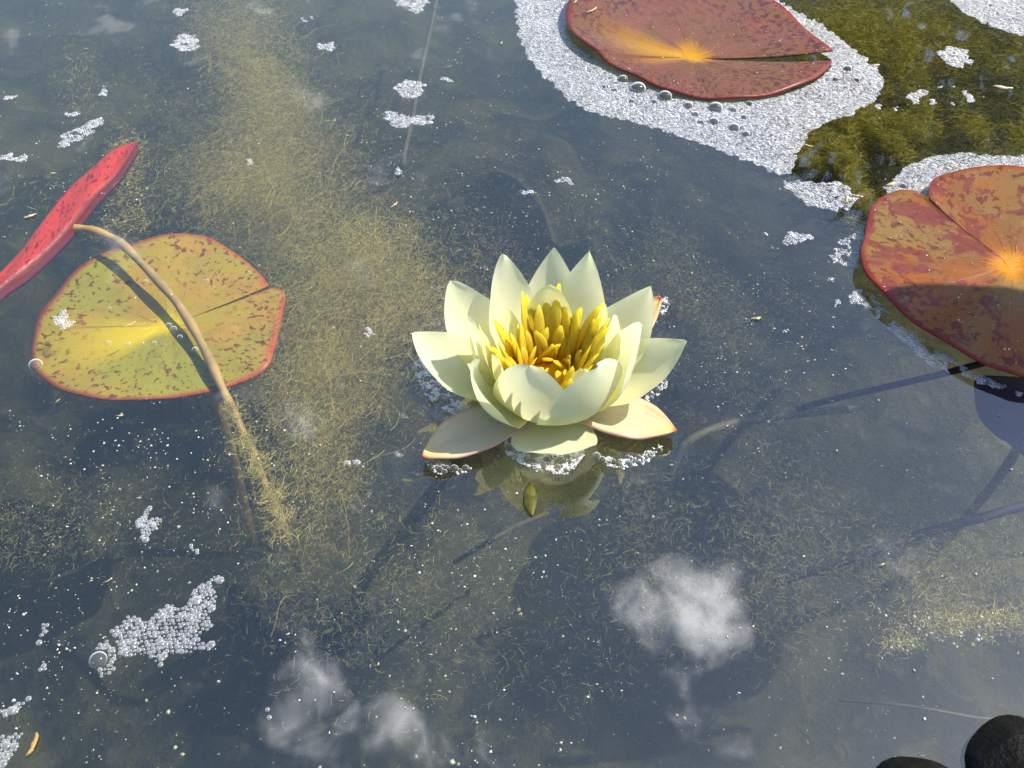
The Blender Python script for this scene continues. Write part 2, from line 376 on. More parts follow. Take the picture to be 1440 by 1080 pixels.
def strand_mesh(name, starts, dirs, length, K, rad, curl, seed, flatz=.5, sides=3):
    r = np.random.default_rng(seed); n = len(starts); d = dirs / np.linalg.norm(dirs, axis=1, keepdims=True)
    P = np.zeros((n, K, 3)); P[:, 0] = starts; bend = r.normal(0, 1, (n, 3)); step = (length / K)[:, None]
    for k in range(1, K):
        bend = bend * .75 + r.normal(0, .7, (n, 3)); bend[:, 2] *= flatz
        d = d + bend * curl; d /= np.linalg.norm(d, axis=1, keepdims=True)
        P[:, k] = P[:, k - 1] + d * step
    P[:, :, 2] = np.minimum(P[:, :, 2], -.0012)
    off = r.normal(0, 1, (n, 1, 3)); tg = np.gradient(P, axis=1)
    a = np.cross(tg, off); a /= np.linalg.norm(a, axis=2, keepdims=True) + 1e-9; b = np.cross(tg, a); b /= np.linalg.norm(b, axis=2, keepdims=True) + 1e-9
    rr = (rad[:, None] * np.linspace(1, .45, K)[None, :])[:, :, None]
    if sides == 2:                                  # fine hairs: flat ribbons
        V = np.stack([P + rr * a, P - rr * a], 2).reshape(-1, 3); base = (np.arange(n)[:, None] * K + np.arange(K - 1)[None, :]).ravel() * 2
        F = np.stack([base, base + 1, base + 3, base + 2], -1)
    else:
        V = np.stack([P + rr * (a * math.cos(t) + b * math.sin(t)) for t in (0, 2.094, 4.189)], 2).reshape(-1, 3)
        base = (np.arange(n)[:, None] * K + np.arange(K - 1)[None, :]).ravel() * 3
        F = np.concatenate([np.stack([base + i, base + (i + 1) % 3, base + 3 + (i + 1) % 3, base + 3 + i], -1) for i in range(3)])
    sh = np.repeat(np.clip(r.normal(.5, .28, n), 0, 1), K * sides)
    return npmesh(name, V, F, attr=sh)

# ------------------------------------------------------------------ the water lily
def petal_mesh(tip, width, kr=.72, kz=.12, cup=.35, point=1.0, twist=0.0, r0=5, z0=-2, wave=.0, seed=0, nu=26, nv=12, tipcurl=0.0, base_w=.38):
    tx, ty, tz = tip; Rr = math.hypot(tx, ty); az = math.atan2(ty, tx)
    e = np.array([math.cos(az), math.sin(az), 0]); sd = np.array([-math.sin(az), math.cos(az), 0]); zz = np.array([0, 0, 1.0])
    B0 = e * r0 + zz * z0; B2 = e * Rr + zz * tz; B1 = e * (Rr * kr) + zz * (tz * kz)
    v = []; uv = []; rs = np.random.default_rng(seed); ph = rs.uniform(0, 6.28, 4)
    for i in range(nu + 1):
        u = i / nu; u = u if u < .5 else .5 + .5 * (1 - (1 - (u - .5) * 2) ** 1.35)
        c_ = (1 - u) ** 2 * B0 + 2 * u * (1 - u) * B1 + u * u * B2; tg = 2 * (1 - u) * (B1 - B0) + 2 * u * (B2 - B1); tg = tg / np.linalg.norm(tg)
        s2 = sd * math.cos(twist * u) + np.cross(tg, sd) * math.sin(twist * u); nrm = np.cross(s2, tg)
        if nrm @ (-e + zz * .8) < 0: nrm = -nrm
        if u < .55: x = u / .55; w = base_w + (1 - base_w) * math.sin(x * math.pi / 2) ** 1.2
        else:
            x = (u - .55) / .45; w = point * (1 - x ** 1.7) ** 1.0 + (1 - point) * (max(1 - x ** 2.6, 0)) ** .5
        w = max(w, .012) * width / 2
        for j in range(nv + 1):
            t = j / nv * 2 - 1
            p = c_ + s2 * (t * w) + nrm * (cup * w * (abs(t) ** 1.9) * (1 - .35 * u))
            p = p + nrm * (wave * abs(t) ** 2 * math.sin(u * 9 + ph[0] + (t > 0) * 2) + .6 * math.sin(u * 5 + ph[1]) * math.cos(t * 2.4 + ph[2]) + .35 * abs(t) ** 3 * math.sin(u * 23 + ph[3] + (t > 0) * 2))
            p = p + nrm * tipcurl * max(u - .7, 0) ** 2 * 11
            v.append(p * MM); uv.append((j / nv, u))
    f = [(i * (nv + 1) + j, i * (nv + 1) + j + 1, (i + 1) * (nv + 1) + j + 1, (i + 1) * (nv + 1) + j) for i in range(nu) for j in range(nv)]
    return mesh('petal', v, f, uv=uv)

def build_flower():
    root = empty('water_lily'); tag(root, 'open cream white water lily with golden yellow stamens', 'flower')
    # tip (mm), width, keyword shape
    outer = [
        ((-59, 5, 35), 31, dict(kr=.66, kz=.08, cup=.55, point=.7, twist=-.35, wave=.6)),
        ((-43, 32, 42), 31, dict(kr=.8, kz=.10, cup=.5, point=.6, twist=-.35, wave=.6)),
        ((-20, 38, 52), 27, dict(kr=.85, kz=.10, cup=.35, point=.7, wave=.6)),
        ((3, 48, 48), 31, dict(kr=.85, kz=.10, cup=.3, point=.9, wave=.5)),
        ((18, 39, 53), 30, dict(kr=.85, kz=.10, cup=.3, point=.95, wave=.7)),
        ((45, 27, 43), 31, dict(kr=.78, kz=.10, cup=.5, point=.85, twist=.35, wave=.7)),
        ((58, 2, 34), 33, dict(kr=.66, kz=.08, cup=.5, point=.9, twist=.3, wave=.6)),
        ((3, -38, 6), 37, dict(kr=.75, kz=-.3, cup=.12, point=.0, wave=.3, base_w=.7)),
    ]
    mid = [
        ((-33, -20, 42), 33, dict(kr=1.02, kz=.02, cup=.5, point=.45, wave=1.6, twist=-.35)),
        ((-9, -27, 48), 37, dict(kr=1.25, kz=.02, cup=.5, point=.25, wave=.5, base_w=.6)),
        ((18, -25, 46), 44, dict(kr=1.25, kz=.02, cup=.5, point=.1, wave=.8, base_w=.6)),
        ((37, -6, 50), 36, dict(kr=1.05, kz=.04, cup=.5, point=.4, wave=.9, twist=.15)),
        ((-35, 5, 45), 20, dict(kr=1.0, kz=.1, cup=.5, point=.6, wave=.6)),
        ((32, 8, 44), 17, dict(kr=1.0, kz=.1, cup=.5, point=.4, wave=.8, tipcurl=4)),
    ]
    inner = [
        ((0, 21, 49), 25, dict(kr=.95, kz=.12, cup=.4, point=.15)),
        ((-30, 0, 45), 17, dict(kr=.95, kz=.12, cup=.45, point=.6)),
        ((24, 14, 44), 18, dict(kr=.95, kz=.12, cup=.45, point=.3)),
        ((-23, -14, 41), 19, dict(kr=1.05, kz=.1, cup=.45, point=.4)),
        ((12, -21, 40), 22, dict(kr=1.1, kz=.1, cup=.4, point=.4)),
        ((-18, 15, 40), 15, dict(kr=.95, kz=.1, cup=.4, point=.4)),
    ]
    s = 1
    for lst, mat, r0, z0 in ((outer, M_PETAL, 6, 0), (mid, M_PETAL, 6, 1), (inner, M_PETAL_IN, 6, 3)):
        for tip, w, kw in lst:
            s += 1; link('petal', petal_mesh(tip, w, seed=s, r0=r0, z0=z0, **kw), root, mat)
    for tip, w in SEPALS:
        s += 1; solid(link('sepal', petal_mesh(tip, w, kr=.6, kz=.1, cup=.28, point=.85, seed=s, r0=5, z0=-1, wave=.5, base_w=.55, nu=30), root, M_SEPAL), .0011)
    # stamens: flat tapering ribbons in three whorls
    def stamen(az, rb, zb, rt, zt, w, bow, tw):
        e = Vector((math.cos(az), math.sin(az), 0)); sd = Vector((-math.sin(az), math.cos(az), 0)); P = []; rad = []
        for i in range(8):
            u = i / 7; rr_ = rb + (rt - rb) * (u ** bow); z = zb + (zt - zb) * u
            P.append((e * rr_ + sd * (tw * u * u) + Vector((0, 0, z))) * MM)
            rad.append(MM * w * (.62 + .5 * math.sin(min(u * 1.25, 1) * math.pi * .62)) * (1 if u < .72 else max(.2, 1 - ((u - .72) / .28) ** 1.8 * .8)))
        v, f, uv = tube(P, rad, 8, .3, sd)
        return mesh('stamen', v, f, uv=uv)
    r = random.Random(5)
    for n_, rb, zb, rt, zt, w in ((24, 12, 8, 24.5, 41, 2.35), (24, 11.5, 8, 20, 36, 2.25), (20, 11, 9, 15, 29, 2.1), (15, 10.5, 11, 9, 20, 2.0)):
        for k in range(n_):
            az = 2 * math.pi * (k + r.uniform(-.4, .4)) / n_ + (.17 if n_ == 22 else 0)
            back = .5 + .5 * math.sin(az)
            link('stamen', stamen(az, rb, zb, rt + r.uniform(-3, 2.5), zt + r.uniform(-5, 3.5) + 3 * back - 3 * (1 - back), w * r.uniform(.8, 1.2), r.uniform(.9, 1.7), r.uniform(-7, 7)), root, M_STAMEN)
    for az, rb, rt, zt in ((2.5, 11, 2, 17), (.55, 12, 3.5, 20), (1.5, 11, 4, 21), (3.6, 11, 3, 18), (5.6, 11, 3, 18)):
        link('stamen', stamen(az, rb, 13, rt, zt, 2.4, 1.0, 2), root, M_STAMEN)
    # ovary cup and rayed stigma
    v = []; f = []; n = 28; prof = [(4, -2), (9, 1), (12, 6), (12.5, 10), (11, 13), (8, 12.6), (4, 11.2), (1.6, 12.0), (.4, 13.5)]
    for i, (rr_, z) in enumerate(prof):
        for k in range(n):
            a = 2 * math.pi * k / n; q = 1 + (.06 if 3 <= i <= 6 else 0) * math.cos(14 * a)
            v.append((rr_ * q * math.cos(a) * MM, rr_ * q * math.sin(a) * MM, (z + (.5 * math.cos(14 * a) if 3 <= i <= 6 else 0)) * MM))
    for i in range(len(prof) - 1):
        for k in range(n): f.append((i * n + k, i * n + (k + 1) % n, (i + 1) * n + (k + 1) % n, (i + 1) * n + k))
    f.append(tuple(range(n - 1, -1, -1))); f.append(tuple((len(prof) - 1) * n + k for k in range(n)))
    link('stigma', mesh('stigma', v, f), root, M_STIGMA)
    path = [(0, 0, -.001), (.001, .03, -.03), (.002, .09, -.08), (.003, .16, -.14), (.004, .24, -.21)]
    v, f, uv = tube(catmull(path, 5), [.0042] * 21, 10); link('stem', mesh('stem', v, f), root, M_STEM_RED)
    return root
M_STEM_RED = plain('stem_reddish', (.20, .11, .05), (.12, .07, .04), 60, .5)
M_STEM_DIM = plain('stem_dim', (.10, .085, .045), (.07, .06, .035), 60, .7)
M_STEM_TAN = plain('stem_tan', (.42, .27, .09), (.30, .20, .07), 70, .6)
M_SHADOW_STEM = plain('shadow_stem', (.030, .018, .026), (.018, .014, .020), 50, .7)  # tone of the shapes that stand in for underwater shadows
build_flower()

# ------------------------------------------------------------------ lily pads
def pad_blade(outl, ctr, z0, hfun, smooth_n=5, rings=16, closed_notch=True):
    o2 = catmull(outl, smooth_n); c_ = W(*ctr, z0); v = [c_[:]]; uv = [(0, 0)]; n = len(o2); f = []
    # resample so that the rim is even
    O = poly_world(o2, z0)
    for i in range(1, rings + 1):
        t = (i / rings) ** .85
        for k in range(n):
            p = np.array(c_) + (O[k] - np.array(c_)) * t
            ang = math.atan2(O[k][1] - c_.y, O[k][0] - c_.x)
            p[2] = z0 + hfun(t, ang, k / (n - 1)); v.append(tuple(p)); uv.append((ang / (2 * math.pi), t))
    for k in range(n - 1): f.append((0, 1 + k, 2 + k))
    for i in range(rings - 1):
        for k in range(n - 1): a = 1 + i * n + k; f.append((a, a + n, a + n + 1, a + 1))
    # flip so normals point up
    f = [tuple(reversed(q)) for q in f] if np.cross(O[1] - np.array(c_), O[3] - np.array(c_))[2] < 0 else f
    return mesh('blade', v, f, uv=uv)
def make_pad(name, label, outl, ctr, z0, hfun, mat, stem_to, stem_mat, thick=.0012, group='lily pads on the pond'):
    root = empty(name, W(*ctr, z0)); inv = -Vector(root.location)
    tag(root, label, 'lily pad', group)
    me = pad_blade(outl, ctr, z0, hfun); me.transform(Matrix.Translation(inv)); b = link('blade', me, root, mat); solid(b, thick, -1)
    o2 = poly_world(catmull(outl, 5), z0); n = len(o2); c3 = np.array(W(*ctr, z0))
    def on(k, t):                                   # a point on the blade, k along the rim and t outwards
        k = min(max(k, 0), n - 1); p = c3 + (o2[int(k)] - c3) * t; ang = math.atan2(o2[int(k)][1] - c3[1], o2[int(k)][0] - c3[0])
        return Vector((p[0], p[1], z0 + hfun(t, ang, int(k) / (n - 1)) - .00030)) + inv, (ang / (2 * math.pi), t)
    for q in range(11):
        k0 = 4 + (n - 9) * q / 10 + random.uniform(-3, 3)
        for sgn in (0, -1, 1):
            ts = np.linspace(.14, .86, 12) if sgn == 0 else np.linspace(.45 + .1 * random.random(), .93, 8)
            pp = [on(k0 + sgn * (t - ts[0]) * 9, t) for t in ts]
            v, f, _ = tube([p[0] for p in pp], [.00030 + (.00022 if sgn == 0 else .00010) * (1 - i / (len(pp) - 1)) for i in range(len(pp))], 5)
            link('vein', mesh('vein', v, f, uv=[p[1] for p in pp for _ in range(5)]), b, mat)
    c_ = W(*ctr, z0)
    pts = [c_ - Vector((0, 0, .0015))] + [c_ + Vector(p) for p in stem_to]
    cp = catmull([p[:] for p in pts], 5); v, f, uv = tube(cp, [.003] * len(cp), 8)
    ms = mesh('stem', v, f); ms.transform(Matrix.Translation(inv)); link('stem', ms, root, stem_mat)
    return root, b
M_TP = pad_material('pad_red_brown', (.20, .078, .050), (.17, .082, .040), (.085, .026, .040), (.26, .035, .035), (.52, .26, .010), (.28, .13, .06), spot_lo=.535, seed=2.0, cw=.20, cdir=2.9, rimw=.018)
M_RP = pad_material('pad_orange_red', (.24, .078, .022), (.17, .085, .030), (.11, .020, .022), (.32, .035, .03), (.55, .22, .006), (.34, .15, .03), spot_lo=.55, seed=5.0, spot_scale=.8, trans=.05, mottle=(.20, .125, .036), cw=.22, blotch=(.14, .030, .034), rimw=.018)
M_LP = pad_material('pad_yellow_green', (.40, .30, .028), (.46, .24, .036), (.12, .016, .014), (.42, .07, .028), (.75, .56, .01), (.40, .33, .05), spot_lo=.57, seed=9.0, spot_scale=.85, mottle=(.28, .29, .03), cw=.18, cdir=-2.75, rimw=.035)
def h_tp(t, a, k):
    notch = math.exp(-(min(k, 1 - k) / .03) ** 2)
    low = max(0, -math.sin(a)) * t * t
    return .0035 + .0035 * t * t * (1 if math.sin(a) > 0 else .25) - .002 * low + .0006 * math.sin(9 * a) * t - .003 * notch * t * (1 - t) * 2
def h_rp(t, a, k):
    return .003 + .0035 * t ** 3 + .0009 * math.sin(6 * a + 1) * t + .0005 * math.sin(13 * a) * t * t
def h_lp(t, a, k):
    return -.001 * t + .0016 * math.sin(3 * a + .5) * t * t + .0005 * math.sin(11 * a) * t
tp_root, tp_blade = make_pad('lily_pad', 'red brown lily pad with a yellow centre ringed by wide white foam', TP, TPC, .001, h_tp, M_TP, [(.0, .05, -.03), (.0, .10, -.06)], M_STEM_RED)
rp_root, rp_blade = make_pad('lily_pad', 'orange red lily pad with a dark shadow across its lower half', RP, RPC, .001, h_rp, M_RP, [(.0, .06, -.04), (.02, .12, -.08)], M_STEM_RED)
lp_root, lp_blade = make_pad('lily_pad', 'yellow green lily pad with red spots lying just under the water', LP, LPC, -.015, h_lp, M_LP, [(.004, .006, -.03), (.012, .0, -.08), (.01, -.01, -.18)], M_STEM_TAN)

# added leaf outside the frame, placed to cast the shadow on the orange pad
def shadow_casting_leaf():
    hgt = .36; foot = W(1405, 500, .004); ctr = foot + SUNV * ((hgt - .004) / SUNV.z)
    root = empty('lily_pad', (ctr.x, ctr.y, 0)); tag(root, 'added lily leaf out of view, casting the shadow on the orange pad', 'lily pad', 'lily pads on the pond')
    v = [(0, 0, hgt)]; uv = [(0, 0)]; f = []; n = 48
    for i in range(1, 7):
        t = i / 6
        for k in range(n + 1):
            a = R(8) + (2 * math.pi - R(16)) * k / n; rr_ = .055 * t * (1 + .05 * math.sin(3 * a))
            v.append((rr_ * 1.12 * math.cos(a), rr_ * math.sin(a), hgt + .006 * t * t + .002 * math.sin(5 * a) * t)); uv.append((a / 6.283, t))
    for k in range(n): f.append((0, 1 + k, 2 + k))
    for i in range(5):
        for k in range(n): a = 1 + i * (n + 1) + k; f.append((a, a + n + 1, a + n + 2, a + 1))
    solid(link('blade', mesh('blade', v, f, uv=uv), root, M_TP), .0012)
    v, f, uv = tube(catmull([(0, 0, hgt - .001), (.004, 0, .18), (.012, .003, 0), (.02, .004, -.1), (.02, 0, -.2)], 4), [.003] * 17, 8)
    link('stem', mesh('stem', v, f), root, M_STEM_RED)
shadow_casting_leaf()

# red folded leaf
def folded_leaf():
    left = [(-60, 452), (0, 380), (33, 340), (67, 297), (100, 253), (140, 220), (165, 203), (189, 197)]
    right = [(-60, 456), (0, 404), (33, 381), (67, 351), (100, 317), (133, 275), (165, 241), (191, 199)]
    A = catmull(left, 6); B = catmull(right, 6); n = len(A); nv = 8; v = []; uv = []; f = []
    o0 = W(67, 325, 0)
    for i in range(n):
        pa = W(*A[i], .001); pb = W(*B[i], .001); s = i / (n - 1); hh = .0022 * math.sin(math.pi * min(max(s, .02), .98)) ** .8
        for j in range(nv + 1):
            t = j / nv; p = pa.lerp(pb, t); p.z = .0005 + hh * (t ** .8) * (1 if t < .85 else 1 - (t - .85) * 1.5) + .0006 * math.sin(s * 17 + t * 4)
            if j == 0: p.z = -.002
            v.append(p - o0); uv.append((t, s))
        # the far half of the fold goes down into the water behind the ridge
        for j in range(1, 5):
            t = j / 4; p = pb + (pb - pa).normalized() * (.0022 * t); p.z = hh * (.77) * (1 - t) - .005 * t; v.append(p - o0); uv.append((1 + t, s))
    M = nv + 5
    f = [(i * M + j, i * M + j + 1, (i + 1) * M + j + 1, (i + 1) * M + j) for i in range(n - 1) for j in range(M - 1)]
    m = MT('leaf_underside_red'); u, s = m.uv(); o = m.obj(); n1 = m.noise(o, 45, 3)
    sp = m.noise(m.comb(m.math('MULTIPLY', u, 7), m.math('MULTIPLY', s, 40)), 1.0, 3, .6, .8)
    col = m.mix(n1, (.48, .065, .055), (.40, .055, .05)); col = m.mix(m.math('MULTIPLY', m.ramp(sp, .56, .60), .8), col, (.13, .012, .035))
    col = m.mix(m.math('MULTIPLY', m.ramp(m.math('ADD', u, m.math('MULTIPLY', n1, .2)), 1.0, 1.12), .85), col, (.16, .04, .05))
    leafy(m, col, .42, .18, m.bump(m.math('ADD', n1, sp), .4, .001), .45)
    root = empty('folded_leaf', o0); tag(root, 'folded bright red lily leaf with dark spots above the yellow pad', 'leaf')
    solid(link('blade', mesh('blade', v, f, uv=uv), root, m.m), .001, -1)
    px = [(100, 322, -.003), (120, 322, -.0015), (142, 328, -.0016), (170, 342, -.0025), (205, 377, -.004), (240, 415, -.005), (268, 455, -.007), (292, 500, -.010), (312, 545, -.0135), (330, 585, -.021), (352, 632, -.032), (374, 685, -.046), (392, 725, -.060), (404, 760, -.075), (420, 800, -.12)]
    P = catmull([W(a, b, z)[:] for a, b, z in px], 5); P = [Vector(p) - o0 for p in P]; k = len(P)
    v, f, uv = tube(P, [.0023 + .0003 * math.sin(i * .9) for i in range(k)], 10); link('stem', mesh('stem', v, f), root, M_STEM_TAN)
folded_leaf()

# submerged stems, and leaf and stem shapes standing in for underwater shadows
def sub_stem(label, px, rad, mat):
    P = catmull([W(a, b, z)[:] for a, b, z in px], 6); o0 = Vector(P[0]); v, f, uv = tube([Vector(p) - o0 for p in P], [rad] * len(P), 8)
    o = link('water_plant', mesh('water_plant', v, f), None, mat); o.location = o0; tag(o, label, 'water plant', 'bare stalks under the water')
sub_stem('tan stem curving through the water beside the front petal of the lily', [(940, 668, -.09), (962, 627, -.075), (1000, 605, -.072), (1045, 593, -.075), (1090, 586, -.085), (1140, 580, -.11), (1200, 575, -.15)], .0026, M_STEM_DIM)
sub_stem('long dark stem shape in place of a shadow band below the orange pad', [(1090, 820, -.075), (1150, 800, -.065), (1220, 778, -.055), (1300, 750, -.045), (1380, 728, -.04), (1460, 706, -.035), (1540, 690, -.03)], .0022, M_SHADOW_STEM)  # dark tube in place of a shadow band in the water
sub_stem('dark stem shape in place of a shadow band from the foam edge of the orange pad', [(1120, 575, -.08), (1190, 557, -.065), (1260, 541, -.05), (1340, 522, -.035), (1420, 500, -.03)], .0018, M_SHADOW_STEM)  # second shadow band, also built as a dark tube
sub_stem('thin brown stem rising through dark water beside two small foam patches', [(560, 250, -.10), (570, 210, -.08), (580, 165, -.09), (590, 110, -.09), (600, 65, -.09), (612, 10, -.10), (620, -30, -.11)], .0020, M_STEM_DIM)
sub_stem('faint brown stem under the water below the small dark reflection shape', [(640, 790, -.15), (690, 760, -.11), (730, 738, -.12), (770, 722, -.16)], .0014, M_STEM_DIM)
sub_stem('pale thread of stem near the two dark reflection shapes', [(1180, 985, -.10), (1250, 990, -.085), (1310, 998, -.08), (1380, 1010, -.085), (1430, 1010, -.1)], .0007, M_STEM_DIM)
def sunk_shadow():  # solid leaf shape in place of a purple underwater shadow
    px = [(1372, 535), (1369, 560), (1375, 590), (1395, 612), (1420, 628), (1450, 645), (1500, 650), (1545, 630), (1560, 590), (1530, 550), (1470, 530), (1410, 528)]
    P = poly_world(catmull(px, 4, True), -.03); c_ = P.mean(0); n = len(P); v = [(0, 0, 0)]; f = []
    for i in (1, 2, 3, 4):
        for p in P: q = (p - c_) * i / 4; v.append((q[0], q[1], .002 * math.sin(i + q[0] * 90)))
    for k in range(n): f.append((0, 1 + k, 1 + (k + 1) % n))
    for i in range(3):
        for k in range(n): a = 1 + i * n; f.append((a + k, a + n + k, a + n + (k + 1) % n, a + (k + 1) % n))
    root = empty('underwater_shadow', c_); tag(root, 'dark purple leaf shape standing for an underwater shadow at the orange pad', 'leaf')
    solid(link('blade', mesh('blade', v, f), root, plain('purple_shade', (.055, .03, .075), (.04, .03, .06), 60, .6)), .001)
    vv, ff, _ = tube(catmull([(0, 0, -.001), (.01, .01, -.06), (.0, .02, -.18)], 4), [.0025] * 9, 8); link('stem', mesh('stem', vv, ff), root, M_SHADOW_STEM)
sunk_shadow()
# small olive leaf shape in place of a reflection before the flower
def small_reflection():
    c_ = W(745, 703, .0); v = []; f = []; nu, nv = 14, 6
    for i in range(nu + 1):
        u = i / nu * 2 - 1; w = .0028 * (1 - u * u) ** .8 + .00005
        for j in range(nv + 1):
            t = j / nv * 2 - 1; v.append((t * w + .0008 * u * u, u * .0088, .0006 + .0006 * (1 - t * t)))
    f = [(i * (nv + 1) + j, i * (nv + 1) + j + 1, (i + 1) * (nv + 1) + j + 1, (i + 1) * (nv + 1) + j) for i in range(nu) for j in range(nv)]
    o = link('reflection_sliver', mesh('reflection_sliver', v, f), None, plain('olive_reflection', (.05, .055, .008), (.11, .10, .012), 300, .35, .15)); solid(o, .0003)
    o.location = c_; tag(o, 'tiny dark olive shape standing for a reflection before the front petal of the lily', 'leaf')
small_reflection()
# solid black domes in place of dark reflections on the water
def dark_reflection(px, py, rx, ry, rz, label, seed):
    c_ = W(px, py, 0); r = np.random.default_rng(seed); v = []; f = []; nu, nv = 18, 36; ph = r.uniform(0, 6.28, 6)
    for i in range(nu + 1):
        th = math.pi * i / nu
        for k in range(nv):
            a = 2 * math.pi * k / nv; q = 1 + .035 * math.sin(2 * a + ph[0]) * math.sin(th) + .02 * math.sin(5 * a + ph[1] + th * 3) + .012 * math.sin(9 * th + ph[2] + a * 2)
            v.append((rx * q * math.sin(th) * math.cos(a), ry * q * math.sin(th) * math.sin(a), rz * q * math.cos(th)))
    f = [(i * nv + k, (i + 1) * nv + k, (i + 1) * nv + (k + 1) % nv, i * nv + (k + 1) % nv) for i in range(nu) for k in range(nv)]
    o = link('dark_reflection', mesh('dark_reflection', v, f), None, M_REFLECTION); o.location = (c_.x, c_.y, -rz * .15); tag(o, label, 'dark_reflection', 'dark reflection shapes')
M_REFLECTION = plain('black_reflection', (.0012, .0012, .001), (.004, .0038, .002), 70, .6, 0, .9, .004, .12)
dark_reflection(1303, 1142, .0185, .0185, .008, 'black rounded dome standing for a dark reflection, the lower of two', 1)
dark_reflection(1452, 1096, .0205, .0225, .010, 'black rounded dome standing for a dark reflection, the taller of two', 2)

# ------------------------------------------------------------------ added bush out of view, darkening the mirrored corner of the pond
def added_shrub():
    root = empty('added_shrub', (1.72, 2.75, .06)); tag(root, 'added dark leafy bush out of view, darkening the corner reflection', 'added_shrub')
    n = 11000; p = rng.normal(0, 1, (n, 3)); p /= np.linalg.norm(p, axis=1, keepdims=True); p *= (rng.uniform(.35, 1, n) ** .5)[:, None]
    p = p * np.array([.95, .45, 1.0]) + np.array([0, 0, .95]); p[:, 2] = np.maximum(p[:, 2], .05)
    a = rng.normal(0, 1, (n, 3)); a /= np.linalg.norm(a, axis=1, keepdims=True); b = np.cross(a, rng.normal(0, 1, (n, 3))); b /= np.linalg.norm(b, axis=1, keepdims=True)
    s = rng.uniform(.03, .055, n)[:, None]
    V = np.stack([p - a * s, p + b * s * .45, p + a * s, p - b * s * .45], 1).reshape(-1, 3); F = np.arange(4 * n).reshape(-1, 4)
    link('crown', npmesh('crown', V, F, False), root, plain('shrub_leaf', (.018, .03, .010), (.035, .05, .015), 5, .5, .2))
    for k in range(5):
        aa = k * 1.26; v, f, _ = tube([(.03 * math.cos(aa), .03 * math.sin(aa), -.1), (.12 * math.cos(aa), .08 * math.sin(aa), .4), (.4 * math.cos(aa), .25 * math.sin(aa), 1.2)], [.02, .015, .006], 6)
        link('trunk', mesh('trunk', v, f), root, M_STEM_RED)
added_shrub()

# ------------------------------------------------------------------ algae
def W_many(px, py, z):
    P = np.stack([(px - 720) / FPX, fwd.y + upv.y * (540 - py) / FPX, fwd.z + upv.z * (540 - py) / FPX], -1)
    return np.array(CAM) + P * ((z - CAM.z) / P[:, 2])[:, None]
def px_cloud(blobs, n, zlo, zhi, seed, clump=-9.0, cf=60):
    """start points: blobs are (px, py, spread x, spread y, weight); clump leaves gaps between tufts"""
    r = np.random.default_rng(seed); w = np.array([b[4] for b in blobs], float); w /= w.sum(); n2 = n * 3 if clump > -5 else n
    B = np.array([b[:4] for b in blobs])[r.choice(len(blobs), n2, p=w)]
    P = W_many(B[:, 0] + r.normal(0, 1, n2) * B[:, 2], B[:, 1] + r.normal(0, 1, n2) * B[:, 3], r.uniform(zlo, zhi, n2))
    if clump > -5:
        q = P[:, :2] + P[:, 2:] * np.array([[.6, .8]])
        q = q * np.array([[1.25, .42]]); d_ = wavy(q, cf, seed + 5) + .8 * wavy(q, cf * 2.7, seed + 6) + .5 * wavy(q, cf * 7, seed + 7)
        P = P[d_ + r.normal(0, .25, n2) > clump][:n]
    return P
M_ALG_TAN = shaded_strand('algae_tan', (.26, .215, .06), (.66, .55, .17))
M_ALG_OLIVE = shaded_strand('algae_olive', (.09, .08, .012), (.42, .36, .05))
M_ALG_DEEP = shaded_strand('algae_deep', (.030, .028, .006), (.10, .09, .016))
M_ALG_DIM = shaded_strand('algae_dim', (.13, .12, .045), (.46, .40, .15))
def algae(name, label, blobs, n, zlo, zhi, length, rad, mat, seed, curl=.5, K=9, flow=None, clump=-9.0, cf=60, sides=3):
    st = px_cloud(blobs, n, zlo, zhi, seed, clump, cf); n = len(st); r = np.random.default_rng(seed + 1)
    d = r.normal(0, 1, (n, 3)); d[:, 2] *= .35
    if flow is not None: d = d * .5 + np.array(flow) * r.choice([-1, 1], n)[:, None]
    me = strand_mesh(name, st, d, r.uniform(*length, n), K, r.uniform(*rad, n), curl, seed + 2, sides=sides)
    tag(link(name, me, None, mat), label, 'algae', kind='stuff')
main = [(330, -10, 45, 60, 1.2), (350, 60, 45, 60, 1.6), (380, 140, 45, 60, 1.9), (400, 230, 60, 50, 1.8), (320, 265, 65, 35, 1.2), (430, 330, 65, 50, 1.8), (480, 420, 60, 50, 1.6), (520, 490, 45, 50, 1.6), (440, 480, 45, 60, 1.2), (450, 600, 60, 60, 1.0), (570, 400, 45, 50, .9), (490, 690, 80, 50, .7), (550, 330, 45, 40, .5), (640, 420, 40, 60, .3)]
algae('filament_algae', 'tan filament algae hanging in a cloud between the yellow pad and lily', main, 150000, -.080, -.010, (.0012, .0065), (.00005, .00012), M_ALG_TAN, 21, flow=(.25, 1, 0), K=4, clump=-.02, cf=55, sides=2)
algae('filament_algae', 'long loose threads of algae drifting through the tan cloud', main, 1300, -.080, -.012, (.015, .05), (.00008, .00018), M_ALG_TAN, 26, flow=(.25, 1, 0), K=10, sides=2, curl=.3)
dim = [(600, 750, 140, 60, 1), (470, 820, 80, 60, .8), (930, 330, 100, 60, 1.8), (1020, 265, 90, 40, 2.2), (700, 310, 60, 50, .8), (1080, 440, 100, 60, .9), (1190, 620, 160, 90, 1.7), (1050, 700, 130, 80, 1.3), (1330, 800, 100, 40, .8), (60, 740, 90, 40, 1.1), (100, 120, 40, 60, .5), (230, 130, 50, 40, .5), (560, 100, 60, 60, .5), (900, 430, 60, 40, .7), (1300, 640, 100, 60, .9), (680, 900, 160, 70, .4), (1150, 820, 160, 60, .6)]
algae('filament_algae', 'dim olive algae haze deep under the open water', dim, 80000, -.12, -.03, (.0012, .007), (.00005, .00013), M_ALG_DIM, 31, K=4, clump=.1, cf=45, sides=2)
